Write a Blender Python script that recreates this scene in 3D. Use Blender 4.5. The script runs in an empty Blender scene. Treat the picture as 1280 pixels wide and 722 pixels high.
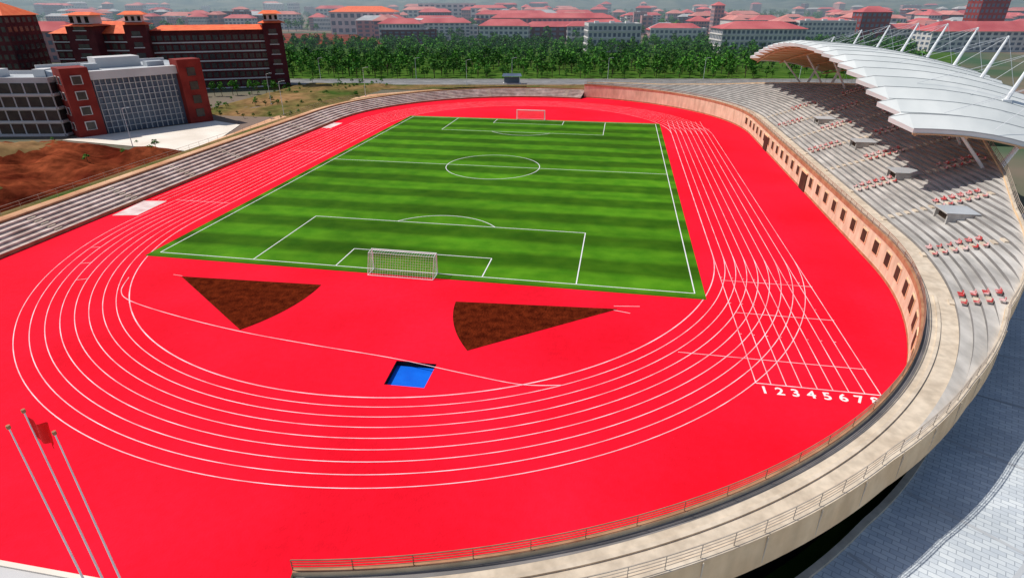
import bpy, math, random
import numpy as np
from math import sin, cos, pi, radians
from mathutils import noise,Vector
import bmesh
random.seed(7); rng=np.random.default_rng(7)
scene=bpy.context.scene
COL=scene.collection

# ------------------------------------------------------------------ materials
def mat(name,c1,c2=None,scale=1.0,rough=0.85,bump=0.0,bscale=None,spec=0.2,detail=4,contrast=(0.35,0.65),metal=0.0):
    m=bpy.data.materials.new(name);m.use_nodes=True
    nt=m.node_tree;b=nt.nodes["Principled BSDF"]
    b.inputs["Roughness"].default_value=rough
    b.inputs["Specular IOR Level"].default_value=spec
    b.inputs["Metallic"].default_value=metal
    if c2 is None: c2=tuple(min(1,x*1.18) for x in c1)
    geo=nt.nodes.new("ShaderNodeNewGeometry")
    n=nt.nodes.new("ShaderNodeTexNoise");n.inputs["Scale"].default_value=scale;n.inputs["Detail"].default_value=detail
    nt.links.new(geo.outputs["Position"],n.inputs["Vector"])
    r=nt.nodes.new("ShaderNodeValToRGB")
    r.color_ramp.elements[0].position=contrast[0];r.color_ramp.elements[1].position=contrast[1]
    r.color_ramp.elements[0].color=(*c1,1);r.color_ramp.elements[1].color=(*c2,1)
    nt.links.new(n.outputs["Fac"],r.inputs["Fac"]);nt.links.new(r.outputs["Color"],b.inputs["Base Color"])
    if bump>0:
        n2=nt.nodes.new("ShaderNodeTexNoise");n2.inputs["Scale"].default_value=bscale or scale*6;n2.inputs["Detail"].default_value=5
        nt.links.new(geo.outputs["Position"],n2.inputs["Vector"])
        bp=nt.nodes.new("ShaderNodeBump");bp.inputs["Strength"].default_value=bump;bp.inputs["Distance"].default_value=0.3
        nt.links.new(n2.outputs["Fac"],bp.inputs["Height"]);nt.links.new(bp.outputs["Normal"],b.inputs["Normal"])
    return m
def out_color(m): return m.node_tree.nodes["Principled BSDF"].inputs["Base Color"]
M={}
def overlay(m,scale,lo,hi,detail=3,vec_scale=(1,1,1),mn=0.35,mx=0.65):
    nt=m.node_tree;inp=out_color(m);src=inp.links[0].from_socket
    geo=nt.nodes.new("ShaderNodeNewGeometry");mp=nt.nodes.new("ShaderNodeMapping");mp.inputs["Scale"].default_value=vec_scale
    nt.links.new(geo.outputs["Position"],mp.inputs["Vector"])
    n=nt.nodes.new("ShaderNodeTexNoise");n.inputs["Scale"].default_value=scale;n.inputs["Detail"].default_value=detail
    nt.links.new(mp.outputs[0],n.inputs["Vector"])
    mr=nt.nodes.new("ShaderNodeMapRange");mr.inputs["From Min"].default_value=mn;mr.inputs["From Max"].default_value=mx
    mr.inputs["To Min"].default_value=lo;mr.inputs["To Max"].default_value=hi
    nt.links.new(n.outputs["Fac"],mr.inputs["Value"])
    mx_=nt.nodes.new("ShaderNodeMix");mx_.data_type='RGBA';mx_.blend_type='MULTIPLY';mx_.inputs["Factor"].default_value=1
    nt.links.new(src,mx_.inputs["A"]);nt.links.new(mr.outputs[0],mx_.inputs["B"]);nt.links.new(mx_.outputs["Result"],inp)
M['track']=mat("red_track",(0.81,0.005,0.020),(0.92,0.010,0.034),scale=0.06,rough=0.9,spec=0.06,detail=9,bump=0.15,bscale=6)
overlay(M['track'],1.6,0.91,1.04,detail=6)
overlay(M['track'],0.25,0.94,1.03,detail=7,vec_scale=(1,.2,1))
M['line']=mat("white_paint",(0.72,0.70,0.70),(0.84,0.82,0.82),scale=3,rough=0.7)
M['lane']=mat("lane_paint",(0.80,0.34,0.38),(0.84,0.70,0.74),scale=0.4,rough=0.7,detail=6)
M['soil']=mat("sector_soil",(0.060,0.008,0.003),(0.14,0.020,0.006),scale=1.2,rough=1,bump=0.8,bscale=4,spec=0,detail=8)
M['blue']=mat("blue_liner",(0.0,0.10,0.62),(0.0,0.15,0.78),scale=0.5,rough=0.5)
M['dark']=mat("dark_shade",(0.012,0.013,0.012),(0.03,0.028,0.022),scale=1,rough=0.9)  # near-black colour standing in for shade in recesses and under the stand
M['glass']=mat("dark_glass",(0.03,0.03,0.035),(0.06,0.055,0.05),scale=0.6,rough=0.25,spec=0.5)
M['wing']=mat("window_dark",(0.045,0.028,0.02),(0.07,0.045,0.03),scale=0.6,rough=0.6,spec=0.1)
M['cream']=mat("cream_render",(0.74,0.50,0.29),(0.84,0.60,0.37),scale=0.5,rough=0.85,bump=0.1)
overlay(M['cream'],0.8,0.84,1.04,detail=6,vec_scale=(1,1,.3))
M['wallc']=mat("pitch_wall_render",(0.62,0.50,0.34),(0.74,0.62,0.44),scale=0.4,rough=0.85,detail=6)
overlay(M['wallc'],1.2,0.82,1.04,detail=5,vec_scale=(1,1,.25))
M['conc']=mat("tier_concrete",(0.43,0.405,0.375),(0.58,0.55,0.51),scale=0.2,rough=0.9,bump=0.1,bscale=3,detail=9)
overlay(M['conc'],0.9,0.72,1.08,detail=7,vec_scale=(1,0.3,1))
M['riser']=mat("tier_riser_shaded",(0.17,0.16,0.155),(0.27,0.25,0.24),scale=0.3,rough=0.95,detail=8)  # darker tier concrete, shade between rows put into the riser colour
M['walk']=mat("walkway_screed",(0.56,0.46,0.35),(0.68,0.575,0.45),scale=0.4,rough=0.9,detail=7)
overlay(M['walk'],1.6,0.86,1.05,detail=7)
M['leftstep']=mat("terrace_concrete",(0.48,0.35,0.30),(0.70,0.56,0.50),scale=0.3,rough=0.95,detail=9)
overlay(M['leftstep'],1.0,0.72,1.08,detail=6)
M['coping']=mat("brown_coping",(0.34,0.15,0.08),(0.46,0.24,0.13),scale=0.8,rough=0.8)
M['rail']=mat("rail_paint",(0.26,0.13,0.08),(0.34,0.18,0.12),scale=1,rough=0.5)
M['railg']=mat("rail_grey",(0.36,0.29,0.23),(0.44,0.37,0.30),scale=1,rough=0.5)
M['white']=mat("white_membrane",(0.60,0.63,0.62),(0.74,0.76,0.74),scale=0.12,rough=0.6,detail=7)
M['seam']=mat("membrane_seam",(0.36,0.38,0.38),(0.44,0.46,0.46),scale=0.5,rough=0.7)
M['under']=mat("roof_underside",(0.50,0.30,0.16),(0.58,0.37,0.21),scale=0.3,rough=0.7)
M['steel']=mat("white_steel",(0.7,0.71,0.72),(0.78,0.79,0.8),scale=1,rough=0.4)
M['goalw']=mat("goal_white",(0.8,0.8,0.8),(0.86,0.86,0.86),scale=1,rough=0.5)
M['sand']=mat("pit_sand",(0.62,0.42,0.40),(0.80,0.68,0.64),scale=0.6,rough=1,detail=8)
M['earth']=mat("red_earth",(0.10,0.016,0.008),(0.30,0.07,0.028),scale=0.10,rough=1,bump=0.9,bscale=0.8,detail=10,spec=0)
overlay(M['earth'],0.6,0.6,1.15,detail=8)
M['dirt']=mat("orange_dirt",(0.58,0.29,0.16),(0.80,0.50,0.32),scale=0.10,rough=1,detail=9,spec=0)
M['pale']=mat("pale_concrete",(0.72,0.63,0.53),(0.86,0.78,0.68),scale=0.12,rough=0.9,detail=8)
M['road']=mat("asphalt",(0.16,0.16,0.16),(0.24,0.235,0.23),scale=0.2,rough=0.9)
M['lawn']=mat("lawn",(0.03,0.085,0.012),(0.08,0.15,0.025),scale=0.15,rough=1,detail=8,spec=0)
M['scrub']=mat("scrub_ground",(0.055,0.095,0.02),(0.30,0.17,0.08),scale=0.05,rough=1,detail=10,spec=0)
overlay(M['scrub'],0.5,0.65,1.15,detail=8)
M['ground']=mat("ground_far",(0.05,0.11,0.06),(0.24,0.17,0.14),scale=0.012,rough=1,detail=9,spec=0)
M['maroon']=mat("maroon_wall",(0.075,0.013,0.018),(0.12,0.022,0.026),scale=0.3,rough=0.8)
M['brick']=mat("red_brick_wall",(0.20,0.020,0.016),(0.28,0.036,0.026),scale=0.3,rough=0.8)
M['orange']=mat("orange_roof_tile",(0.78,0.12,0.04),(0.90,0.20,0.07),scale=0.5,rough=0.7)
M['pinkroof']=mat("red_roof_tile",(0.44,0.08,0.09),(0.60,0.16,0.16),scale=0.06,rough=0.8)
M['roof2']=mat("faded_roof_tile",(0.50,0.18,0.16),(0.62,0.27,0.24),scale=0.06,rough=0.8)
M['offw']=mat("offwhite_wall",(0.55,0.53,0.52),(0.66,0.64,0.63),scale=0.15,rough=0.8)
M['pinkw']=mat("pink_wall",(0.38,0.21,0.21),(0.48,0.29,0.29),scale=0.1,rough=0.85)
M['bluew']=mat("hazy_glass",(0.06,0.085,0.14),(0.11,0.15,0.21),scale=0.2,rough=0.4,spec=0.5)
M['greyroof']=mat("grey_roof",(0.36,0.38,0.40),(0.46,0.48,0.50),scale=0.2,rough=0.8)
M['hill']=mat("hill_cover",(0.025,0.06,0.05),(0.12,0.15,0.11),scale=0.02,rough=1,detail=12,spec=0)
M['trunk']=mat("bark",(0.10,0.07,0.05),(0.16,0.12,0.08),scale=2,rough=1)
M['flag']=mat("red_cloth",(0.80,0.008,0.008),(0.9,0.02,0.02),scale=1,rough=0.8)
M['seat']=mat("seat_plastic",(0.50,0.05,0.05),(0.72,0.52,0.50),scale=1.4,rough=0.5,contrast=(.42,.6))
m=bpy.data.materials.new("foliage");m.use_nodes=True;nt=m.node_tree;b=nt.nodes["Principled BSDF"]
b.inputs["Roughness"].default_value=0.8;b.inputs["Specular IOR Level"].default_value=0.1
g=nt.nodes.new("ShaderNodeNewGeometry");r=nt.nodes.new("ShaderNodeValToRGB")
r.color_ramp.elements[0].color=(0.014,0.085,0.012,1);r.color_ramp.elements[1].color=(0.11,0.30,0.035,1)
nt.links.new(g.outputs["Random Per Island"],r.inputs["Fac"])
fn=nt.nodes.new("ShaderNodeTexNoise");fn.inputs["Scale"].default_value=.09;fn.inputs["Detail"].default_value=3;nt.links.new(g.outputs["Position"],fn.inputs["Vector"])
fr=nt.nodes.new("ShaderNodeMapRange");fr.inputs["From Min"].default_value=.38;fr.inputs["From Max"].default_value=.62;fr.inputs["To Min"].default_value=.55;fr.inputs["To Max"].default_value=1.2
nt.links.new(fn.outputs["Fac"],fr.inputs["Value"])
fm=nt.nodes.new("ShaderNodeMix");fm.data_type='RGBA';fm.blend_type='MULTIPLY';fm.inputs["Factor"].default_value=1
nt.links.new(r.outputs["Color"],fm.inputs["A"]);nt.links.new(fr.outputs[0],fm.inputs["B"]);nt.links.new(fm.outputs["Result"],b.inputs["Base Color"]);M['leaf']=m
m=mat("striped_turf",(0.055,0.19,0.006),(0.090,0.25,0.009),scale=0.35,rough=0.95,spec=0.05,detail=9,bump=.2,bscale=8);M['turf']=m
nt=m.node_tree;inp=out_color(m);src=inp.links[0].from_socket
g=nt.nodes.new("ShaderNodeNewGeometry");sx=nt.nodes.new("ShaderNodeSeparateXYZ");nt.links.new(g.outputs["Position"],sx.inputs[0])
wn=nt.nodes.new("ShaderNodeTexNoise");wn.inputs["Scale"].default_value=.08;nt.links.new(g.outputs["Position"],wn.inputs["Vector"])
wm=nt.nodes.new("ShaderNodeMath");wm.operation='MULTIPLY_ADD';wm.inputs[1].default_value=1.4;nt.links.new(wn.outputs["Fac"],wm.inputs[0]);nt.links.new(sx.outputs["Y"],wm.inputs[2])
ad=nt.nodes.new("ShaderNodeMath");ad.operation='MULTIPLY';ad.inputs[1].default_value=pi/4.15;nt.links.new(wm.outputs[0],ad.inputs[0])
sn=nt.nodes.new("ShaderNodeMath");sn.operation='SINE';nt.links.new(ad.outputs[0],sn.inputs[0])
mr=nt.nodes.new("ShaderNodeMapRange");mr.inputs["From Min"].default_value=-0.45;mr.inputs["From Max"].default_value=0.45;mr.inputs["To Min"].default_value=0.52;mr.inputs["To Max"].default_value=1.0
nt.links.new(sn.outputs[0],mr.inputs["Value"])
mx=nt.nodes.new("ShaderNodeMix");mx.data_type='RGBA';mx.blend_type='MULTIPLY';mx.inputs["Factor"].default_value=1
nt.links.new(src,mx.inputs["A"]);nt.links.new(mr.outputs[0],mx.inputs["B"]);nt.links.new(mx.outputs["Result"],inp)
overlay(m,0.05,0.80,1.14,detail=5)
overlay(m,0.5,0.88,1.07,detail=5,vec_scale=(.15,1,1))
m=mat("plaza_paving",(0.56,0.60,0.62),(0.70,0.74,0.76),scale=0.15,rough=0.85,detail=9);M['plaza']=m
nt=m.node_tree;inp=out_color(m);src=inp.links[0].from_socket
g=nt.nodes.new("ShaderNodeNewGeometry");mp=nt.nodes.new("ShaderNodeMapping");mp.inputs["Rotation"].default_value=(0,0,0.5);nt.links.new(g.outputs["Position"],mp.inputs["Vector"])
bk=nt.nodes.new("ShaderNodeTexBrick");bk.inputs["Scale"].default_value=1.0;bk.inputs["Brick Width"].default_value=0.8;bk.inputs["Row Height"].default_value=0.4;bk.inputs["Mortar Size"].default_value=0.025
bk.inputs["Color1"].default_value=(1,1,1,1);bk.inputs["Color2"].default_value=(0.78,0.80,0.84,1);bk.inputs["Mortar"].default_value=(0.52,0.54,0.58,1)
nt.links.new(mp.outputs[0],bk.inputs["Vector"])
mx=nt.nodes.new("ShaderNodeMix");mx.data_type='RGBA';mx.blend_type='MULTIPLY';mx.inputs["Factor"].default_value=1
nt.links.new(src,mx.inputs["A"]);nt.links.new(bk.outputs["Color"],mx.inputs["B"]);nt.links.new(mx.outputs["Result"],inp)

# ------------------------------------------------------------------ mesh builder
class MB:
    def __init__(s): s.v=[];s.f=[];s.m=[];s.mats=[]
    def mi(s,k):
        if k not in s.mats: s.mats.append(k)
        return s.mats.index(k)
    def face(s,pts,k):
        n=len(s.v);s.v+= [tuple(p) for p in pts];s.f.append(tuple(range(n,n+len(pts))));s.m.append(s.mi(k))
    def box(s,c,sz,k,rot=0.0,top=None):
        x,y,z=c;a,b,h=sz[0]/2,sz[1]/2,sz[2]
        cr,sr=cos(rot),sin(rot)
        P=[]
        for dz in (0,h):
            for dx,dy in((-a,-b),(a,-b),(a,b),(-a,b)): P.append((x+dx*cr-dy*sr,y+dx*sr+dy*cr,z+dz))
        n=len(s.v);s.v+=P
        F=[(0,3,2,1),(4,5,6,7),(0,1,5,4),(1,2,6,5),(2,3,7,6),(3,0,4,7)]
        for i,f in enumerate(F):
            s.f.append(tuple(n+j for j in f));s.m.append(s.mi(top if (i==1 and top) else k))
    def hip(s,c,sz,k,rot=0.0,ridge=0.5,over=0.0):
        x,y,z=c;a,b,h=sz[0]/2+over,sz[1]/2+over,sz[2];cr,sr=cos(rot),sin(rot)
        T=lambda dx,dy,dz:(x+dx*cr-dy*sr,y+dx*sr+dy*cr,z+dz)
        r=a*ridge
        P=[T(-a,-b,0),T(a,-b,0),T(a,b,0),T(-a,b,0),T(-r,0,h),T(r,0,h)]
        n=len(s.v);s.v+=P
        for f in((0,1,5,4),(1,2,5),(2,3,4,5),(3,0,4),(3,2,1,0)): s.f.append(tuple(n+j for j in f));s.m.append(s.mi(k))
    def tube(s,pts,r,k,sides=5,r2=None):
        pts=[np.array(p,float) for p in pts];N=len(pts);n0=len(s.v)
        for i,p in enumerate(pts):
            d=(pts[min(i+1,N-1)]-pts[max(i-1,0)]);d/=max(1e-9,np.linalg.norm(d))
            up=np.array([0,0,1.0]) if abs(d[2])<0.9 else np.array([1.0,0,0])
            a=np.cross(d,up);a/=np.linalg.norm(a);b=np.cross(a,d)
            rr=r if r2 is None else r+(r2-r)*i/(N-1)
            for j in range(sides):
                t=2*pi*j/sides+pi/4;s.v.append(tuple(p+a*cos(t)*rr+b*sin(t)*rr))
        for i in range(N-1):
            for j in range(sides):
                s.f.append((n0+i*sides+j,n0+i*sides+(j+1)%sides,n0+(i+1)*sides+(j+1)%sides,n0+(i+1)*sides+j));s.m.append(s.mi(k))
        s.f.append(tuple(n0+j for j in range(sides))[::-1]);s.m.append(s.mi(k))
        s.f.append(tuple(n0+(N-1)*sides+j for j in range(sides)));s.m.append(s.mi(k))
    def ribbon(s,pts,w,z,k):
        pts=[np.array(p[:2],float) for p in pts];N=len(pts);n0=len(s.v)
        for i,p in enumerate(pts):
            d=pts[min(i+1,N-1)]-pts[max(i-1,0)];d/=max(1e-9,np.linalg.norm(d));n=np.array([-d[1],d[0]])
            s.v.append((*(p+n*w/2),z));s.v.append((*(p-n*w/2),z))
        for i in range(N-1):
            s.f.append((n0+2*i+1,n0+2*i+3,n0+2*i+2,n0+2*i));s.m.append(s.mi(k))
    def build(s,name,parent=None,smooth=False):
        me=bpy.data.meshes.new(name);me.from_pydata(s.v,[],s.f)
        for k in s.mats: me.materials.append(M[k])
        me.polygons.foreach_set("material_index",s.m)
        if smooth: me.polygons.foreach_set("use_smooth",[True]*len(s.f))
        me.update()
        o=bpy.data.objects.new(name,me);COL.objects.link(o)
        if parent: o.parent=parent
        return o
def empty(name):
    o=bpy.data.objects.new(name,None);COL.objects.link(o);return o
def arc(cx,cy,R,a0,a1,n=64): return [(cx+R*cos(a0+(a1-a0)*i/n),cy+R*sin(a0+(a1-a0)*i/n)) for i in range(n+1)]

# campus grid: rotated frame (origin south of the stadium), lateral / forward metres
GX,GY,GA=23.35,-109.2,0.1771
def site(lat,F): return (GX-sin(GA)*F+cos(GA)*lat, GY+cos(GA)*F+sin(GA)*lat)

# ------------------------------------------------------------------ ground
b=MB();b.face([(-9000,-3000,-4.5),(9000,-3000,-4.5),(9000,9000,-4.5),(-9000,9000,-4.5)],'ground');b.build("ground")
b=MB();P=[(-8000,-300),(-51.7,-300),(-51.7,60),(8000,60),(8000,8500),(-8000,8500)]
b.face([(x,y,-0.1) for x,y in P],'ground')
for i in range(6):
    p,q=P[i],P[(i+1)%6];b.face([(*p,-4.6),(*q,-4.6),(*q,-0.1),(*p,-0.1)],'ground')
b.build("terrain")
bm=bmesh.new()
outer=[(-51.6,-92.1),(9.6,-92.1)]+[(55.3*cos(radians(-a)),-38+55.3*sin(radians(-a))) for a in range(79,-1,-3)]
outer+=[(55.3*cos(radians(a)),40+55.3*sin(radians(a))) for a in range(0,79,3)]+[(51.6*cos(radians(a)),40+51.6*sin(radians(a))) for a in range(78,181,3)]
hole=[(5.5,-68.3),(9.2,-68.2),(9.2,-71.8),(5.7,-71.9)]
def loop(pts):
    vs=[bm.verts.new((x,y,0)) for x,y in pts]
    return [bm.edges.new((vs[i],vs[(i+1)%len(vs)])) for i in range(len(vs))]
ed=loop(outer)+loop(hole)
bmesh.ops.triangle_fill(bm,edges=ed,use_beauty=True,normal=(0,0,1))
me=bpy.data.meshes.new("running_track");bm.to_mesh(me);bm.free();me.materials.append(M['track'])
o=bpy.data.objects.new("running_track",me);COL.objects.link(o)
b=MB()
for i in range(4):
    p,q=hole[i],hole[(i+1)%4];b.face([(*p,0),(*q,0),(*q,-0.55),(*p,-0.55)],'dark')  # pit walls coloured near-black as painted shade
b.face([(x,y,-0.5) for x,y in hole],'blue');b.build("water_jump_pit")
b=MB();b.box((-21,-108.37,-4.5),(61.2,32.56,4.47),'offw');b.build("pavement")
b=MB();b.box((-21,-92.2,-.03),(61.2,.3,.12),'pale');b.build("kerb")

# ------------------------------------------------------------------ pitch
L,W=49.84,33.24
b=MB();b.face([(-W-1.2,-L-1.3,0.012),(W+1.1,-L-1.3,0.012),(W+1.1,L+1.0,0.012),(-W-1.2,L+1.0,0.012)],'turf');b.build("football_turf")
b=MB();z=0.024;lw=0.13
def seg(p,q,w=lw,k='line',zz=z): b.ribbon([p,q],w,zz,k)
def rect(x0,y0,x1,y1):
    seg((x0,y0),(x1,y0));seg((x1,y0),(x1,y1),zz=z+.003);seg((x1,y1),(x0,y1));seg((x0,y1),(x0,y0),zz=z+.003)
rect(-W,-L,W,L);seg((-W,0),(W,0))
b.ribbon(arc(0,0,9.15,0,2*pi,72),lw,z+.005,'line')
for sgn in(-1,1):
    y0=sgn*L
    for hw,dp in((20.16,16.5),(9.16,5.5)):
        seg((-hw,y0),(-hw,y0-sgn*dp),zz=z+.006);seg((hw,y0),(hw,y0-sgn*dp),zz=z+.006);seg((-hw,y0-sgn*dp),(hw,y0-sgn*dp),zz=z+.009)
    a=math.acos(5.5/9.15);c=y0-sgn*11
    base=pi/2 if sgn<0 else -pi/2
    b.ribbon(arc(0,c,9.15,base-a,base+a,30),lw,z+.012,'line')
b.build("pitch_markings")

# ------------------------------------------------------------------ track markings
b=MB();ri=36.6;cc=37.6
for i in range(9):
    r=ri+1.22*i;zz=0.010+0.0005*i;w=0.075 if i else 0.11
    pts=arc(0,-cc,r,pi,2*pi,120)+arc(0,cc,r,0,pi,120);pts.append(pts[0])
    b.ribbon(pts,w,zz,'lane')
    b.ribbon([(r,-cc-0.5),(r,-66.2)],0.075,0.016+0.0004*i,'lane')
    if i<8: b.ribbon([(r,cc),(r,cc+18)],0.07,0.016+0.0004*i,'lane')
for y,x0,x1,w in((-66.2,36.6,46.5,.11),(-62.4,30.5,46.5,.08),(-53.6,37.0,46.5,.08),(-45.8,36.6,46.5,.08),(45.3,36.6,46.4,.12)):
    b.ribbon([(x0,y),(x1,y)],w,0.021,'lane')
for x0,y in((-46.4,-30),(-46.4,5),(-46.4,36)): b.ribbon([(x0,y),(x0+9.7,y)],.08,0.021,'lane')
for i in range(8):
    for j in range(3):
        y=-58+j*6.5; xx=ri+1.22*i
        b.ribbon([(xx+0.05,y),(xx+0.22,y)],.08,0.022,'lane')
for i in range(3):
    a=radians(196+i*7);r=ri+1.22*(6-i)
    b.ribbon([(r*cos(a),-cc+r*sin(a)),((r+1.2)*cos(a),-cc+(r+1.2)*sin(a))],.08,.022,'lane')
P=[(-31.5,-57.2),(-29.6,-60.5),(-26.5,-62.5),(-19,-64.6),(-11,-66.2),(-3,-67.2),(5,-68.0),(12,-69.2),(17,-69.9),(20.5,-69.4)]
P=np.array(P);t=np.linspace(0,len(P)-1,60);pp=[]
for u in t:
    i=min(int(u),len(P)-2);f=u-i;p0=P[max(i-1,0)];p1=P[i];p2=P[i+1];p3=P[min(i+2,len(P)-1)]
    pp.append(tuple(0.5*((2*p1)+(-p0+p2)*f+(2*p0-5*p1+4*p2-p3)*f*f+(-p0+3*p1-3*p2+p3)*f**3)))
b.ribbon(pp,.085,.0225,'lane')
b.ribbon([(24.5,-54.4),(27.2,-54.0)],.09,.02,'lane');b.ribbon([(24.5,-55.3),(26.2,-55.7)],.09,.02,'lane')
b.ribbon([(-26.9,-55.6),(-25.6,-55.75)],.09,.02,'lane')
b.build("lane_markings")
def sector(tip,a0,a1,R):
    b=MB();pts=[tip]+arc(tip[0],tip[1],R,a0,a1,24)
    b.face([(x,y,0.026) for x,y in pts],'soil');b.build("throwing_sector")
sector((-25.6,-55.9),math.atan2(-10.0,14.1),math.atan2(0.8,17.0),17.2)
sector((24.9,-55.0),math.atan2(-0.1,-1)%(2*pi)-0.02,math.atan2(-10.6,-13.6)%(2*pi),17.2)
b=MB()
b.face([(-50.6,-38.5,.02),(-46.9,-37.7,.02),(-47.4,-30.8,.02),(-51.2,-31.3,.02)],'sand')
b.face([(-51.0,30,.02),(-48.6,30,.02),(-48.6,37,.02),(-51.0,37,.02)],'sand')
for x in(-50.4,-49.2,-48.0): b.ribbon([(x,-30.5),(x,29.5)],.07,.014,'lane')
b.build("sand_pit")
def text_mesh(ch,x,y,size):
    cu=bpy.data.curves.new("n","FONT");cu.body=ch;cu.size=size;cu.offset=0.03;cu.align_x='CENTER';cu.resolution_u=3
    o=bpy.data.objects.new("n",cu);COL.objects.link(o);bpy.context.view_layer.update()
    me=o.to_mesh();V=[(v.co.x+x,v.co.y+y,0.02) for v in me.vertices];F=[tuple(p.vertices) for p in me.polygons];o.to_mesh_clear()
    bpy.data.objects.remove(o);return V,F
b=MB()
for i in range(8):
    V,F=text_mesh(str(i+1),ri+0.5+1.22*i,-67.55,1.4)
    n=len(b.v);b.v+=V
    for f in F: b.f.append(tuple(n+j for j in f));b.m.append(b.mi('line'))
b.build("lane_numbers")

# ------------------------------------------------------------------ goals
def goal(x0,x1,y,back):
    b=MB();h=2.6;r=.07;yb=y+back
    b.tube([(x0,y,0),(x0,y,h)],r,'goalw',8);b.tube([(x1,y,0),(x1,y,h)],r,'goalw',8);b.tube([(x0-.06,y,h),(x1+.06,y,h)],r,'goalw',8)
    yt=y+back*.55
    for x in(x0,x1): b.tube([(x,y,h),(x,yt,h-.05),(x,yb,.05),(x,y,.05)],.035,'goalw',6)
    b.tube([(x0,yb,.05),(x1,yb,.05)],.04,'goalw',6);b.tube([(x0,yt,h-.05),(x1,yt,h-.05)],.025,'goalw',6)
    n=int((x1-x0)/.3)
    for i in range(n+1):
        x=x0+(x1-x0)*i/n;b.tube([(x,y,h),(x,yt,h-.05),(x,yb,.05)],.014,'goalw',3)
    for j in range(10):
        t=j/9;yy=yt+(yb-yt)*t;zz=(h-.05)*(1-t)+.05*t
        b.tube([(x0,y,zz),(x0,yy,zz),(x1,yy,zz),(x1,y,zz)],.014,'goalw',3)
    for x in(x0,x1):
        for j in range(1,5):
            b.tube([(x,y+back*j/5,.05),(x,y+back*j/5,h*.97 if j<3 else h*(1-(j/5-.55)/.45))],.014,'goalw',3)
    b.build("football_goal")
goal(-4.2,3.75,-49.84,-1.9)
goal(-3.8,3.8,49.84,1.9)

# ------------------------------------------------------------------ grandstand ring
R=55.3;cn=-38.0;cf=40.0
S=[]
for k in range(0,81): 
    a=radians(80-k);S.append((R*cos(a),cn-R*sin(a),cos(a),-sin(a),-R*a))
for k in range(1,79): S.append((R,cn+k,1,0,float(k)))
for k in range(1,79):
    a=radians(k);S.append((R*cos(a),cf+R*sin(a),cos(a),sin(a),78+R*a))
sc=[-78,-43.6,-32,-19.4,-11.6,0,11,28,38,78,96,115,130,156]
wc=[2.7,2.7,3.7,5.8,8.8,13,17,22,25,25,18,10,6,3]
def wid(s): return float(np.interp(s,sc,wc))
TR,RI,WALK=0.85,0.30,2.7
def ztop(w): return 4+max(0,(w-WALK))/TR*RI
def at(smp,off,z): return (smp[0]+smp[2]*off,smp[1]+smp[3]*off,z)
def sweep(b,prof,k,samples=S):
    rows=[[at(s,o_,z_) for o_,z_ in prof(s)] for s in samples]
    n0=len(b.v);m=len(rows[0])
    for r_ in rows: b.v+=r_
    for i in range(len(rows)-1):
        for j in range(m-1):
            b.f.append((n0+i*m+j,n0+i*m+j+1,n0+(i+1)*m+j+1,n0+(i+1)*m+j));b.m.append(b.mi(k if isinstance(k,str) else k[j]))
stand=empty("grandstand")
b=MB();sweep(b,lambda s:[(0,-.1),(0,.35),(0.03,.35),(0.03,3.75),(-0.06,3.75),(-0.06,4.3),(0.22,4.3),(0.22,4.0)],['coping','wallc','wallc','wallc','coping','coping','wallc'])
for i,s in enumerate(S):
    if -34<s[4]<84 and i%4==0 and i+1<len(S):
        tx,ty=-s[3],s[2]
        rot=math.atan2(ty,tx)
        b.box((s[0],s[1],1.45),(1.7,.10,1.75),'cream',rot)
        b.box((s[0]-s[2]*.03,s[1]-s[3]*.03,1.6),(1.35,.14,1.45),'wing',rot)
for y in(-6,24,47):
    b.box((R-.02,y,0),(.2,3.2,3.0),'wing')
    b.box((R-.04,y,3.0),(.3,3.6,.25),'cream')
b.build("pitch_wall",stand)
b=MB()
NR=27
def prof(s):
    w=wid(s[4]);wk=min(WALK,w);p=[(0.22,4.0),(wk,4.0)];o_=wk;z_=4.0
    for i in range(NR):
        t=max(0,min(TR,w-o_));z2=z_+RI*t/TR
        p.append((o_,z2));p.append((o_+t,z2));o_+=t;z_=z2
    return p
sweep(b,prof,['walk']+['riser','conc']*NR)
b.build("tiers",stand)
b=MB()
def fas(s):
    w=wid(s[4]);z_=ztop(w);return [(w-.02,z_-.3),(w-.02,z_+.28),(w+.35,z_+.28),(w+.45,z_-1.9),(w+.1,z_-1.9),(max(.5,w-2.0),z_-2.05)]
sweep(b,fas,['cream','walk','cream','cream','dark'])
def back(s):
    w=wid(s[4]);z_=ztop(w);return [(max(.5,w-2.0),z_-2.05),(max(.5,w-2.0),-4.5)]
sweep(b,back,'dark')  # recessed wall below the fascia, its shade painted near-black
s0=S[0];b.face([at(s0,0,-.1),at(s0,3.1,-.1),at(s0,3.1,4.25),at(s0,0,4.25)],'cream')
for i in range(60,150,6):
    s=S[i];w=wid(s[4]);p=at(s,w-.5,-4.4);b.box(p,(.5,.5,ztop(w)+2.4),'walk',math.atan2(s[3],s[2]))
for i in range(0,150,4):
    s=S[i];w=wid(s[4]);z_=ztop(w);b.box(at(s,w+.41,z_-1.88),(.06,.06,2.1),'walk',math.atan2(s[3],s[2]))
b.build("outer_structure",stand)
b=MB();sweep(b,lambda s:[(1.15,4.0),(1.15,4.12),(1.4,4.12),(1.4,4.0)],'walk',S[:64])
b.build("walkway_kerb",stand)
b=MB();sweep(b,lambda s:[(.26,4.006),(.62,4.006)],'riser',S[:80]);b.build("inner_dark_strip",stand)  # flat dark strip along the walkway's inner edge
b=MB()
aisles=[i for i in range(62,160,12)]
for i in aisles:
    s=S[i];w=wid(s[4]);n=int((w-WALK)/TR)
    for k in range(n):
        p=at(s,WALK+TR*k-.2,4+RI*k);b.box(p,(.4,1.1,.15),'walk',math.atan2(s[3],s[2]))
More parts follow.
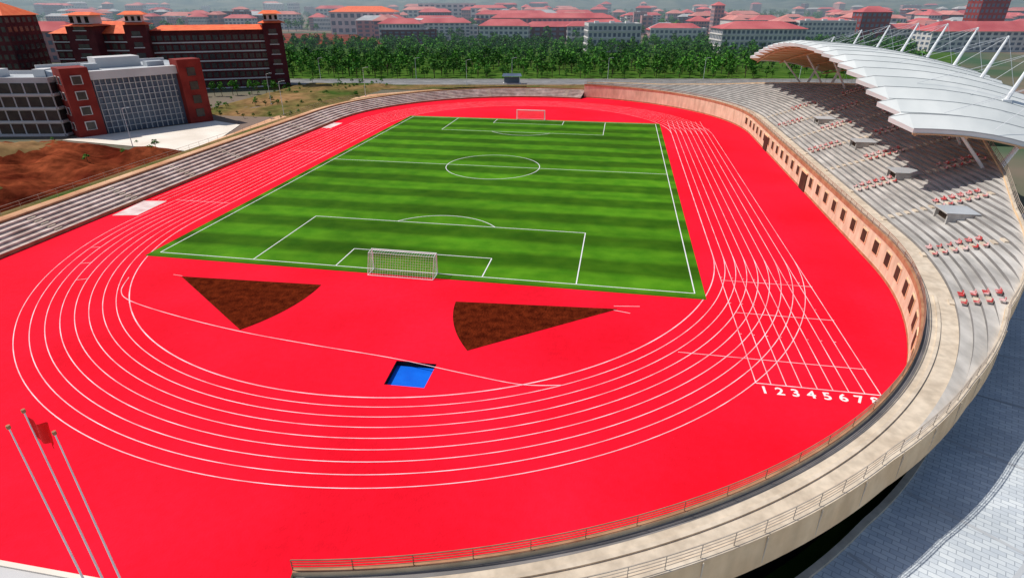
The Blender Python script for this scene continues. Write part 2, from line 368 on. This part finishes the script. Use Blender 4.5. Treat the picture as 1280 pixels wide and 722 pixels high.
b.build("aisle_stairs",stand)
def railing(name,pts,h,k,step=2,rails=(1.0,.75,.5,.25),r=.03,parent=None):
    b=MB()
    for q in rails: b.tube([(p[0],p[1],p[2]+h*q) for p in pts],r if q<1 else r*1.5,k,4)
    last=None
    for i,p in enumerate(pts):
        if last is None or np.linalg.norm(np.array(p)-np.array(last))>=step-.01:
            b.tube([p,(p[0],p[1],p[2]+h)],r*1.2,k,4);last=p
    return b.build(name,parent)
railing("inner_railing",[at(s,.1,4.3) for s in S],.7,'rail',parent=stand,r=.022)
railing("outer_railing",[at(s,wid(s[4])+.15,ztop(wid(s[4]))+.28) for s in S],.95,'railg',parent=stand,r=.022)
b=MB()
def seat(b,p,rot,k='seat'):
    x,y,z=p;b.box((x,y,z+.25),(.36,.40,.06),k,rot)
    b.box((x+cos(rot)*.2,y+sin(rot)*.2,z+.27),(.06,.40,.3),k,rot)
    b.box((x,y,z),(.10,.2,.25),'conc',rot)
for i in aisles:
    s=S[i];w=wid(s[4]);n=int((w-WALK)/TR);tx,ty=-s[3],s[2]
    for k in range(n):
        if (k//6)%2==(i//12)%2 or i<70:
            for side in(-1,1):
                for q in range(2 if side>0 else 1):
                    if random.random()<.9:
                        d=side*(.85+.48*q);p=at(s,WALK+TR*k+.45,4+RI*(k+1));seat(b,(p[0]+tx*d,p[1]+ty*d,p[2]),math.atan2(s[3],s[2]))
b.build("spectator_seats",stand)
for i,k in((82,5),(99,6),(118,7),(140,7)):
    b=MB();s=S[i];rot=math.atan2(s[3],s[2]);o_=WALK+TR*k;zb=4+RI*k
    for e in(-1.45,1.45):
        q=at(s,o_+1.4,zb-.2);b.box((q[0]-s[3]*e,q[1]+s[2]*e,q[2]),(3.2,.25,1.45),'conc',rot)
    b.box(at(s,o_+1.6,zb),(2.6,2.6,RI*3+.1),'riser',rot)
    b.box(at(s,o_+.22,zb+.01),(.1,2.3,1.1),'wing',rot)
    b.box(at(s,o_+1.4,zb+1.26),(3.6,3.3,.14),'conc',rot,top='greyroof')
    b.build("stair_vomitory",stand)

# ------------------------------------------------------------------ canopy
can=empty("grandstand_canopy")
Y0,Y1=-27.5,72.5
def zf(y):
    t=(y-(Y0+Y1)/2)/((Y1-Y0)/2);return 20.9-6.4*abs(t)**2.1
def dep(y):
    t=(y-(Y0+Y1)/2)/((Y1-Y0)/2);return 26-8*t*t
NP=21
b=MB();bu=MB();NX=8
def rp(y,u,dz=0):
    d=dep(y);return (60.2+d*u, y, zf(y)-0.15*d*u+0.9*sin(pi*max(0,min(1,u)))+dz)
for i in range(NP):
    ya=Y0+(Y1-Y0)*i/NP;yb=Y0+(Y1-Y0)*(i+1)/NP;ym=(ya+yb)/2
    for j in range(NX):
        u0,u1=j/NX,(j+1)/NX
        A,Bm,C=[[rp(y,u,dz) for u in(u0,u1)] for y,dz in((ya,0),(ym,.85),(yb,0))]
        b.face([A[0],A[1],Bm[1],Bm[0]],'white');b.face([Bm[0],Bm[1],C[1],C[0]],'white')
        A,Bm,C=[[rp(y,u,dz) for u in(u0,u1)] for y,dz in((ya,-.25),(ym,-.1),(yb,-.25))]
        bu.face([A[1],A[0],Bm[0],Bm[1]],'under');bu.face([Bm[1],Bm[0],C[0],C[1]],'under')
    a,m_,c=rp(ya,0),rp(ym,0,.85),rp(yb,0)
    tip=(m_[0]-2.3,m_[1],m_[2]-.45)
    b.face([a,m_,tip],'white');b.face([m_,c,tip],'white')
    lo=(tip[0]+.05,tip[1],tip[2]-.6);b.face([a,tip,lo,(a[0],a[1],a[2]-.5)],'white');b.face([tip,c,(c[0],c[1],c[2]-.5),lo],'white')
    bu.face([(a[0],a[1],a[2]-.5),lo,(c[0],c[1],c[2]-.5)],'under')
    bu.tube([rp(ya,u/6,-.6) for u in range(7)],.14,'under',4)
    b.tube([rp(ya,u/8,.03) for u in range(9)],.09,'seam',4)
    b.tube([tip]+[rp(ym,u/8,.87) for u in range(9)],.05,'seam',4)
for y in(Y0,Y1):
    for j in range(NX):
        p,q=rp(y,j/NX),rp(y,(j+1)/NX);b.face([p,q,(q[0],q[1],q[2]-.5),(p[0],p[1],p[2]-.5)],'white')
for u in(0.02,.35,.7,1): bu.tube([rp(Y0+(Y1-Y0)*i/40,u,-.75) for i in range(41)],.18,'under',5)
b.build("membrane",can);bu.build("underside_frame",can)
b=MB()
for i in range(9):
    y=Y0+4+(Y1-Y0-8)*i/8;u=.80;p=rp(y,u)
    b.tube([(p[0]-3,y,6),(p[0],y,p[2])],.38,'steel',8,r2=.28)
    b.tube([(p[0]-1,y,6),(p[0]-9,y,rp(y,.5)[2]-.4)],.2,'steel',6)
    top=(p[0]+2.6,y+1.0,p[2]+6.8)
    b.tube([p,top],.32,'steel',8,r2=.16)
    b.box((p[0],p[1],p[2]-.1),(1.2,1.2,.6),'steel')
    b.tube([top,rp(y,.25,.5)],.035,'steel',4);b.tube([top,rp(min(Y1,y+4),.5,.5)],.03,'steel',4);b.tube([top,rp(max(Y0,y-4),.5,.5)],.03,'steel',4)
    b.tube([top,(p[0]+9,y,8)],.035,'steel',4)
b.build("masts_and_cables",can)

# ------------------------------------------------------------------ plaza
NS=[s for s in S if s[4]<30]
ext=[(R*cos(radians(a)),cn-R*sin(radians(a)),cos(radians(a)),-sin(radians(a)),-R*radians(a)) for a in range(120,80,-2)]
def wz(s): return wid(s[4])+float(np.interp(s[4],[-66,-54,-42,-34,-25,-8],[1.3,.7,0.0,-.6,-.4,.6]))
PZ=-1.3
b=MB();sweep(b,lambda s:[(wz(s)+.2,PZ),(wz(s)+15,PZ),(wz(s)+60,PZ),(wz(s)+140,PZ)],'plaza',ext+NS);b.build("plaza")
b=MB();sweep(b,lambda s:[(wz(s)-.15,-4.5),(wz(s)-.15,PZ+.3),(wz(s)+.25,PZ+.3),(wz(s)+.25,PZ-.05)],'walk',ext+NS);b.build("retaining_kerb")
b=MB();sweep(b,lambda s:[(.4,-4.46),(wz(s)-.14,-4.46)],'lawn',ext+NS);b.build("trench_grass")
b=MB()
for q in range(8):
    pts=[at(s,wid(s[4])+7+q*7,0) for s in (ext+NS)[::2]];b.ribbon(pts,.25,PZ+.008,'greyroof')
for i in range(0,len(NS),8):
    s=NS[i];b.ribbon([at(s,wz(s)+.5,0),at(s,wz(s)+90,0)],.25,PZ+.014,'greyroof')
b.build("paving_bands")

# ------------------------------------------------------------------ left terrace
T=[]
for k in range(0,133): T.append((-51.5,-92+k,-1,0))
for k in range(1,103):
    a=radians(180-k);T.append((51.5*cos(a),40+51.5*sin(a),cos(a),sin(a)))
b=MB()
pr=[(0,-.1),(0,.5),(0.9,.5)]
for i in range(5): pr+=[(0.9+i*.95,.5+(i+1)*.33),(0.9+(i+1)*.95,.5+(i+1)*.33)]
pr+=[(5.65,2.5),(5.9,2.5),(5.9,2.15),(8.4,2.15)]
sweep(b,lambda s:pr,['coping','leftstep']+['leftstep']*10+['coping']*2+['coping','dirt'],T)
for i in range(4,len(T),14):
    s=T[i]
    for k in range(5): b.box(at(s,.75+k*.95,.5+k*.33),(.3,1.2,.16),'walk',math.atan2(s[3],s[2]))
b.build("terrace_steps")
b=MB();sweep(b,lambda s:[(8.4,2.15),(10.5,2.0),(16,-.12)],'scrub',T);b.build("terrace_bank")
railing("perimeter_fence",[(s[0]+s[2]*8.1,s[1]+s[3]*8.1,2.15) for s in T],1.4,'railg',step=3,rails=(1.0,.66,.33),r=.02)

# ------------------------------------------------------------------ left landscape
def patch(name,pts,k,z=0.0,amp=0,n=40,k2=None):
    if amp==0:
        b=MB();b.face([(x,y,z) for x,y in pts],k);return b.build(name)
    xs=[p[0] for p in pts];ys=[p[1] for p in pts];b=MB()
    x0,x1,y0,y1=min(xs),max(xs),min(ys),max(ys)
    for i in range(n+1):
        for j in range(n+1):
            u,v=i/n,j/n;x=x0+(x1-x0)*u;y=y0+(y1-y0)*v
            e=min(1,8*min(u,1-u,v,1-v))
            h=amp*(noise.fractal(Vector((x*.06,y*.06,3.1)),1.0,2.0,6)*.6+.5)*e
            b.v.append((x,y,z+h-(1-e)*.3))
    for i in range(n):
        for j in range(n):
            a=i*(n+1)+j;b.f.append((a,a+n+1,a+n+2,a+1))
            hh=b.v[a][2]-z;kk=k
            if k2 and hh>amp*.62: kk=k2
            b.m.append(b.mi(kk))
    return b.build(name,smooth=True)
patch("earth_bank",[(-112,-75),(-64,1)],'earth',0,5.5,90,'scrub')
patch("earth_mound",[(-180,-60),(-112,-2)],'earth',0,4.0,40,'scrub')
patch("scrub_field",[(-100,40),(-62,118)],'scrub',-.02,1.6,40)
patch("forecourt",[(-104,6),(-68,1),(-66,6),(-74,30),(-84,34)],'pale',.02)
patch("dirt_track",[(-68,2),(-59.8,2),(-60,40),(-52,70),(-30,98),(-10,108),(-12,120),(-36,112),(-62,88),(-72,50)],'dirt',.03)
b=MB()
b.face([(*site(-95,236),.02),(*site(150,236),.02),(*site(150,252),.02),(*site(-95,252),.02)],'road')
for F in(235.5,252.5): b.box((*site(27,F),0),(250,.4,.18),'pale',GA)
for i in range(30): 
    x,y=site(-90+i*8,244);b.box((x,y,.024),(3,.2,.006),'line',GA)
b.build("road")
patch("grove_lawn",[site(-110,254),site(190,254),site(330,470),site(-240,470)],'lawn',.01)
patch("bare_earth",[site(-200,472),site(-85,472),site(-110,640),site(-300,640)],'earth',.05)
patch("verge",[site(-95,222),site(20,222),site(60,236),site(-95,236)],'scrub',.03)

# ------------------------------------------------------------------ buildings
def facade(b,p0,p1,z0,z1,floors,bays,win='glass',ww=.6,wh=.55,band=None,proud=.06):
    p0=np.array(p0,float);p1=np.array(p1,float);d=p1-p0;Ln=np.linalg.norm(d);d/=Ln;n=np.array([d[1],-d[0]])
    fh=(z1-z0)/floors;bw=Ln/bays
    for f in range(floors):
        zz=z0+fh*(f+.5-wh/2)
        for i in range(bays):
            a=p0+d*(bw*(i+.5-ww/2))+n*proud;c=p0+d*(bw*(i+.5+ww/2))+n*proud
            b.face([(a[0],a[1],zz),(c[0],c[1],zz),(c[0],c[1],zz+fh*wh),(a[0],a[1],zz+fh*wh)],win)
        if band:
            m=(p0+p1)/2+n*.15;b.box((m[0],m[1],z0+fh*f-.15),(Ln,.5,.45),band,math.atan2(d[1],d[0]))
def block(name,cx,cy,w,d,h,rot,floors,bays,wall,win='glass',roof=None,band=None,z0=-.1,ww=.6,wh=.55,rh=None,parent=None):
    b=MB();b.box((cx,cy,z0),(w,d,h-z0),wall,rot,top='greyroof')
    c,s_=cos(rot),sin(rot);T_=lambda x,y:(cx+x*c-y*s_,cy+x*s_+y*c)
    cor=[T_(-w/2,-d/2),T_(w/2,-d/2),T_(w/2,d/2),T_(-w/2,d/2)]
    db=max(2,int(bays*d/w))
    facade(b,cor[0],cor[1],.3,h,floors,bays,win,ww,wh,band)
    facade(b,cor[1],cor[2],.3,h,floors,db,win,ww,wh,band)
    facade(b,cor[3],cor[0],.3,h,floors,db,win,ww,wh,band)
    if roof: b.hip((cx,cy,h+.02),(w,d,rh or d*.28),roof,rot,ridge=max(.1,1-d/w),over=.9)
    else:
        for (x,y,a,e) in((0,-d/2+.15,w,.3),(0,d/2-.15,w,.3)): b.box((*T_(x,y),h+.004),(a,e,.8),wall,rot)
        for (x,y) in((-w/2+.15,0),(w/2-.15,0)): b.box((*T_(x,y),h+.004),(.3,d-.6,.8),wall,rot)
        for q in range(3):
            x=w*(-.3+.3*q);b.box((*T_(x,d*.1),h+.004),(w*.08,d*.2,1.8),'offw',rot)
    return b.build(name,parent)
def pavilion(name,cx,cy,w,h0,h,rot,parent):
    b=MB();b.box((cx,cy,-.1),(w,w,h0+.1),'maroon',rot)
    c,s_=cos(rot),sin(rot)
    for q in range(6):
        b.box((cx+(w/2)*s_,cy-(w/2)*c,1.5+q*3.4),(w*.4,.15,1.5),'glass',rot)
        b.box((cx+(w/2)*s_,cy-(w/2)*c,1.1+q*3.4),(w*.5,.3,.3),'offw',rot)
    b.hip((cx,cy,h0),(w,w,1.0),'orange',rot,ridge=.45,over=1.4)
    b.box((cx,cy,h0+.7),(w*.72,w*.72,h-h0-.7),'offw',rot)
    for a in(-.28,0,.28):
        b.box((cx+a*w*c+(w*.36)*s_,cy+a*w*s_-(w*.36)*c,h0+1.1),(w*.14,.12,h-h0-1.6),'dark',rot)
    b.hip((cx,cy,h),(w*.8,w*.8,1.1),'orange',rot,ridge=.55,over=1.5)
    return b.build(name,parent)
tb=empty("glazed_teaching_building")
rt=math.atan2(26,16)
dx,dy=cos(rt),sin(rt);nx,ny=dy,-dx
cxx,cyy=-94.6-nx*11,22.5-ny*11
b=MB();b.box((cxx,cyy,-.1),(30.5,22,14.1),'bluew',rt,top='greyroof')
f0=np.array([-102.6,9.5]);D=np.array([dx,dy]);N_=np.array([nx,ny])
def fbox(a,z,wd,dp,h,k,off=0):
    p=f0+D*a+N_*off;b.box((p[0],p[1],z),(wd,dp,h),k,rt)
for i in range(15): fbox(6+i*1.25,0,.13,.5,12.4,'offw',.25)
for i in range(9): fbox(15,1.2+i*1.4,18,.45,.12,'offw',.2)
fbox(15,12.4,20,2.2,1.9,'offw',.0)
fbox(2.6,-.1,5.6,6.5,15.4,'brick',-1.85);fbox(27.6,-.1,5.8,5,15.8,'brick',-.2)
for q in range(4):
    fbox(2.6,1.5+q*3.4,2.2,.2,2.0,'offw',1.5);fbox(2.6,1.6+q*3.4,1.8,.2,1.7,'glass',1.53);fbox(27.6,1.5+q*3.4,2.0,.2,2.0,'glass',2.4)
    for e in(-1.6,1.2): fbox(-.22,1.5+q*3.4,.14,1.5,1.8,'offw',-1.85+e);fbox(-.27,1.65+q*3.4,.14,1.2,1.5,'glass',-1.85+e)
fbox(15,13.9,30,.4,.8,'offw',-21.6);fbox(15,14.0,10,6,2.4,'offw',-12);fbox(8,14.0,3,3,1.4,'greyroof',-7);fbox(22,14.0,4,3,1.2,'greyroof',-6)
b.build("main_block",tb)
block("west_wing",-125.5,13.5,36,16,12.5,math.radians(12),4,12,'offw','glass',None,'offw',ww=.88,wh=.74,parent=tb)
db_=empty("dormitory_with_pavilions")
rt2=math.atan2(22.1,38.6)
block("dormitory",-124.5,97.5,44,13,19.0,rt2,6,20,'maroon','glass',None,'offw',parent=db_,ww=.74,wh=.52)
b=MB();b.hip((-124.5,97.5,19.9),(36,13,1.5),'orange',rt2,ridge=.85,over=1.0);b.build("tile_roof",db_)
pavilion("pavilion",-104.5,104,6.5,22.0,25.0,rt2,db_);pavilion("pavilion",-140,79.5,6.5,22.0,25.0,rt2,db_)
def sblock(name,bearing,F,wb,h,d,floors,bays,wall,win='bluew',roof=None,band=None,rot=0,**k):
    # bearing index on the campus survey plan (640 = grid axis)
    lat=F*(bearing-640)/785;w=F*wb/785;x,y=site(lat,F+d/2)
    return block(name,x,y,w,d,h,GA+rot,floors,bays,wall,win,roof,band,**k)
sblock("lecture_hall",115,262,100,17.0,16,5,10,'maroon','glass','orange','offw')
sblock("lecture_hall",30,330,120,15,16,4,14,'pinkw','bluew','pinkroof')
hp=empty("hilltop_pavilion");x,y=site(-176,262);pavilion("tower",x,y,11,20,24.0,GA,hp)
sblock("slab_block",-14,250,50,24,18,7,6,'maroon','glass','orange')
random.seed(11)
sblock("library",768,395,66,16,22,4,11,'offw','bluew',None,'offw')
sblock("campus_hall",955,385,105,14,24,4,18,'offw','bluew','pinkroof','offw',rh=4)
sblock("campus_hall",690,520,150,17,16,4,24,'pinkw','bluew','pinkroof',rh=3.5)
sblock("campus_hall",640,610,90,18,16,4,16,'offw','bluew','pinkroof',rh=3.5)
sblock("campus_hall",1240,400,150,12,20,4,18,'offw','bluew','pinkroof')
sblock("office_tower",1232,430,34,32,14,9,6,'brick','bluew','pinkroof')
sblock("office_tower",895,560,12,26,10,8,3,'pinkw','bluew','pinkroof')
sblock("office_tower",1090,470,36,22,14,6,6,'brick','bluew','pinkroof')
sblock("campus_hall",455,620,80,20,30,3,10,'offw','bluew','orange',rh=5)
sblock("campus_hall",560,900,70,26,22,5,10,'offw','bluew',None)
for i in range(300):
    F=random.choice([480,520,560,610,660,720,790,870,960,1100,1300,1500,1700])+random.uniform(-20,20)
    px=random.uniform(-60,1340)
    if F<620 and px<470: continue
    wl=random.choice(['pinkw','pinkw','offw','maroon','offw']);rf=random.choice(['pinkroof']*3+['roof2']*2+['greyroof',None])
    sblock("campus_building",px,F,random.uniform(20,65)*600/F,random.uniform(9,16)+(F-480)*.014*random.random(),random.uniform(10,16),random.choice([3,4,5]),random.randint(6,13),wl,'bluew',rf,rot=random.choice([0,0,1.57])+random.uniform(-.15,.15))
b=MB();F0=600
for i in range(16):
    a0,a1=pi*i/16,pi*(i+1)/16
    P=[(*site(-100-34*cos(a),F0+dF),9+5*sin(a)) for a,dF in((a0,0),(a1,0),(a1,40),(a0,40))]
    b.face(P,'white')
    b.face([(*site(-100-34*cos(a),F0),zz) for a,zz in((a0,0),(a1,0),(a1,9+5*sin(a1)),(a0,9+5*sin(a0)))],'offw')
b.build("sports_hall")
b=MB();x,y=site(0,238);b.box((x,y,0),(7,3,.4),'offw',GA)
for e in(-3,3): b.box((x+e,y,0.4),(.3,.3,2.6),'steel',GA)
b.box((x,y-.5,.4),(6,.2,2.2),'bluew',GA);b.hip((x,y,3.0),(7,3.4,.9),'bluew',GA,ridge=.9,over=.3);b.build("scoreboard_shelter")

# ------------------------------------------------------------------ hills
b=MB();NA=300
rad=[1850,2000,2200,2450,2800,3300]
for i in range(NA+1):
    a=-1.35+2.7*i/NA
    for j,rr in enumerate(rad):
        h=[0,14,36,62,95,120][j]*(0.8+.6*noise.fractal(Vector((a*9,j*.4,0)),1,2,6)) if j else -5
        x,y=site(rr*sin(a),rr*cos(a));b.v.append((x,y,h))
for i in range(NA):
    for j in range(5):
        a=i*6+j;b.f.append((a,a+1,a+7,a+6));b.m.append(b.mi('hill'))
b.build("hills",smooth=True)

# ------------------------------------------------------------------ trees
def tree_template(seed,h=6.0,nleaf=120):
    rg=np.random.default_rng(seed);b=MB()
    b.tube([(0,0,-.2),(.05,.03,h*.3),(0,.08,h*.62)],.13,'trunk',5,r2=.05)
    lumps=[]
    for i in range(6):
        a=2*pi*i/6+rg.uniform(-.4,.4);rr=rg.uniform(.6,1.2);zc=h*rg.uniform(.42,.8)
        c=np.array([cos(a)*rr,sin(a)*rr,zc]);lumps.append((c,rg.uniform(.7,1.1)))
        b.tube([(0,0,h*.3),tuple(c)],.05,'trunk',3,r2=.02)
    lumps.append((np.array([0,0,h*.88]),.9))
    for i in range(nleaf):
        c,r_=lumps[rg.integers(len(lumps))];d=rg.normal(size=3);d/=np.linalg.norm(d)
        p=c+d*r_*rg.uniform(.6,1.08)*np.array([1,1,.85])
        u=rg.normal(size=3);u/=np.linalg.norm(u);n=d+rg.normal(size=3)*.5;n/=np.linalg.norm(n)
        u=np.cross(n,u);u/=np.linalg.norm(u);v=np.cross(n,u);s1=rg.uniform(.22,.5);s2=s1*rg.uniform(.6,1)
        b.face([p-u*s1-v*s2*.3,p+v*s2-u*.1*s1,p+u*s1+v*.2*s2,p-v*s2],'leaf')
    return b
temps=[tree_template(s_) for s_ in range(5)]
def forest(name,pos,scales):
    Vs=[];Ms=[];off=0;pk=[]
    for t in temps:
        V=np.array([tuple(map(float,q)) for q in t.v]);fl=np.array([i for f in t.f for i in f]);ln=np.array([len(f) for f in t.f])
        pk.append((V,fl,ln,np.array([0 if t.mats[m_]=='trunk' else 1 for m_ in t.m])))
    LI=[];LN=[]
    for (x,y,z_),sc_ in zip(pos,scales):
        V,fl,ln,m_=pk[rng.integers(len(pk))];a=rng.uniform(0,2*pi);c,s_=cos(a),sin(a)
        v=V*np.array([sc_[0],sc_[0],sc_[1]]);v2=np.stack([v[:,0]*c-v[:,1]*s_+x,v[:,0]*s_+v[:,1]*c+y,v[:,2]+z_],1)
        Vs.append(v2);LI.append(fl+off);LN.append(ln);Ms.append(m_);off+=len(V)
    V=np.concatenate(Vs);LI=np.concatenate(LI);LN=np.concatenate(LN);Ms=np.concatenate(Ms)
    me=bpy.data.meshes.new(name);me.vertices.add(len(V));me.vertices.foreach_set("co",V.ravel())
    me.loops.add(len(LI));me.loops.foreach_set("vertex_index",LI.astype(np.int32))
    me.polygons.add(len(LN));st=np.concatenate([[0],np.cumsum(LN)[:-1]]);me.polygons.foreach_set("loop_start",st.astype(np.int32))
    me.materials.append(M['trunk']);me.materials.append(M['leaf']);me.polygons.foreach_set("material_index",Ms.astype(np.int32))
    me.update(calc_edges=True);me.validate()
    o=bpy.data.objects.new(name,me);COL.objects.link(o);return o
pos=[];scl=[]
F=258.0
while F<468:
    lo=-100-(F-254)*.62;hi=170+(F-254)*.6;x=lo
    while x<hi:
        if rng.random()<.88 and noise.noise(Vector((x*.03,F*.03,0)))>-.4:
            la=x+rng.uniform(-1.8,1.8);ff=F+rng.uniform(-1.8,1.8);p=site(la,ff);pos.append((p[0],p[1],0));k=rng.uniform(.65,1.45);scl.append((k*1.1,k*rng.uniform(.8,1.15)))
        x+=5.4
    F+=7.8
forest("tree_grove",pos,scl)
pos=[];scl=[]
for i in range(2300):
    F=rng.uniform(475,1850);la=rng.uniform(-1.0,1.0)*F
    if F<650 and -.5*F<la<-.2*F: continue
    p=site(la,F);pos.append((p[0],p[1],0));k=rng.uniform(1.2,2.2);scl.append((k*1.3,k))
forest("distant_trees",pos,scl)
pos=[];scl=[]
for i in range(90):
    x=rng.uniform(-102,-62);y=rng.uniform(38,118);pos.append((x,y,0));k=rng.uniform(.12,.35);scl.append((k*1.4,k))
for i in range(90):
    x=rng.uniform(-175,-70);y=rng.uniform(-50,2);pos.append((x,y,1.5));k=rng.uniform(.12,.3);scl.append((k*1.8,k))
for i in range(22): pos.append((-150+i*2.6+rng.uniform(-1,1),55+i*1.4+rng.uniform(-2,2),0));scl.append((.8,.8))
for i in range(26): 
    p=site(-90+i*8+rng.uniform(-2,2),255.5);pos.append((p[0],p[1],0));scl.append((.6,.7))
forest("shrubs",pos,scl)

# ------------------------------------------------------------------ lamps & flagpoles
def lamp(x,y,h=9):
    b=MB();b.tube([(x,y,-.1),(x,y,h)],.09,'steel',6,r2=.05);b.tube([(x,y,h),(x+1.4,y-.2,h+.3)],.05,'steel',5)
    b.box((x+1.6,y-.2,h+.22),(.8,.3,.14),'greyroof');b.box((x,y,-.1),(.4,.4,.4),'offw');b.build("street_lamp")
for p in((-78,-2),(-70,45),(-62,84),(-35,118),(-120,-12),(-84,62)): lamp(*p)
for i in range(6): lamp(*site(-80+i*40,254.5),8)
def flagpole(x,y,h,flag=False):
    b=MB();b.tube([(x,y,-.05),(x,y,h*.5),(x,y,h)],.06,'steel',8,r2=.03);b.box((x,y,-.04),(.5,.5,.25),'offw')
    b.tube([(x,y,h),(x,y,h+.16)],.08,'coping',8)
    if flag:
        n=12;rows=[]
        for i in range(n+1):
            u=i/n;row=[]
            for j in range(7):
                v=j/6;row.append((x-.04+u*.95,y+.18*sin(u*10+v*1.5)*u+.05,h-.25-v*1.15-u*.5-.1*sin(u*5)))
            rows.append(row)
        for i in range(n):
            for j in range(6): b.face([rows[i][j],rows[i+1][j],rows[i+1][j+1],rows[i][j+1]],'flag')
    b.build("flagpole",smooth=False)
flagpole(-.85,-93.4,13,True);flagpole(-.5,-94.4,13);flagpole(1.0,-93.9,12.5)

# ------------------------------------------------------------------ atmosphere haze over the far campus
hb=MB();hb.box((-150,2250,-.05),(9000,4150,140),'white');ho=hb.build("sky_haze")
hm=bpy.data.materials.new("haze_volume");hm.use_nodes=True;nt=hm.node_tree;nt.nodes.clear()
vs=nt.nodes.new("ShaderNodeVolumeScatter");vs.inputs["Color"].default_value=(.62,.82,1,1);vs.inputs["Density"].default_value=0.0005;vs.inputs["Anisotropy"].default_value=0.2
ou=nt.nodes.new("ShaderNodeOutputMaterial");nt.links.new(vs.outputs[0],ou.inputs["Volume"])
ho.data.materials.clear();ho.data.materials.append(hm)

# ------------------------------------------------------------------ light, world, camera
sd=Vector((-0.95,0.10,0));sd.normalize();el=radians(55)
d=Vector((sd.x*cos(el),sd.y*cos(el),sin(el)))
su=bpy.data.lights.new("sun","SUN");su.energy=4.1;su.angle=radians(.5);su.color=(1,.95,.87)
so=bpy.data.objects.new("sun",su);so.rotation_euler=d.to_track_quat('Z','Y').to_euler();so.location=(-60,60,120);COL.objects.link(so)
w=bpy.data.worlds.new("World");scene.world=w;w.use_nodes=True;nt=w.node_tree;bg=nt.nodes["Background"]
sk=nt.nodes.new("ShaderNodeTexSky");sk.sky_type='NISHITA';sk.sun_disc=False;sk.sun_elevation=el;sk.sun_rotation=math.atan2(d.x,d.y)
nt.links.new(sk.outputs[0],bg.inputs[0]);bg.inputs[1].default_value=0.10
scene.view_settings.view_transform='Standard';scene.view_settings.look='None';scene.view_settings.exposure=0
ca=bpy.data.cameras.new("camera");ca.sensor_width=36;ca.lens=719.44/1280*36;ca.clip_end=20000;ca.clip_start=.5
co=bpy.data.objects.new("camera",ca);co.location=(23.3527,-109.2247,28.8268);co.rotation_euler=(pi/2-.4623,0,.1771);COL.objects.link(co);scene.camera=co
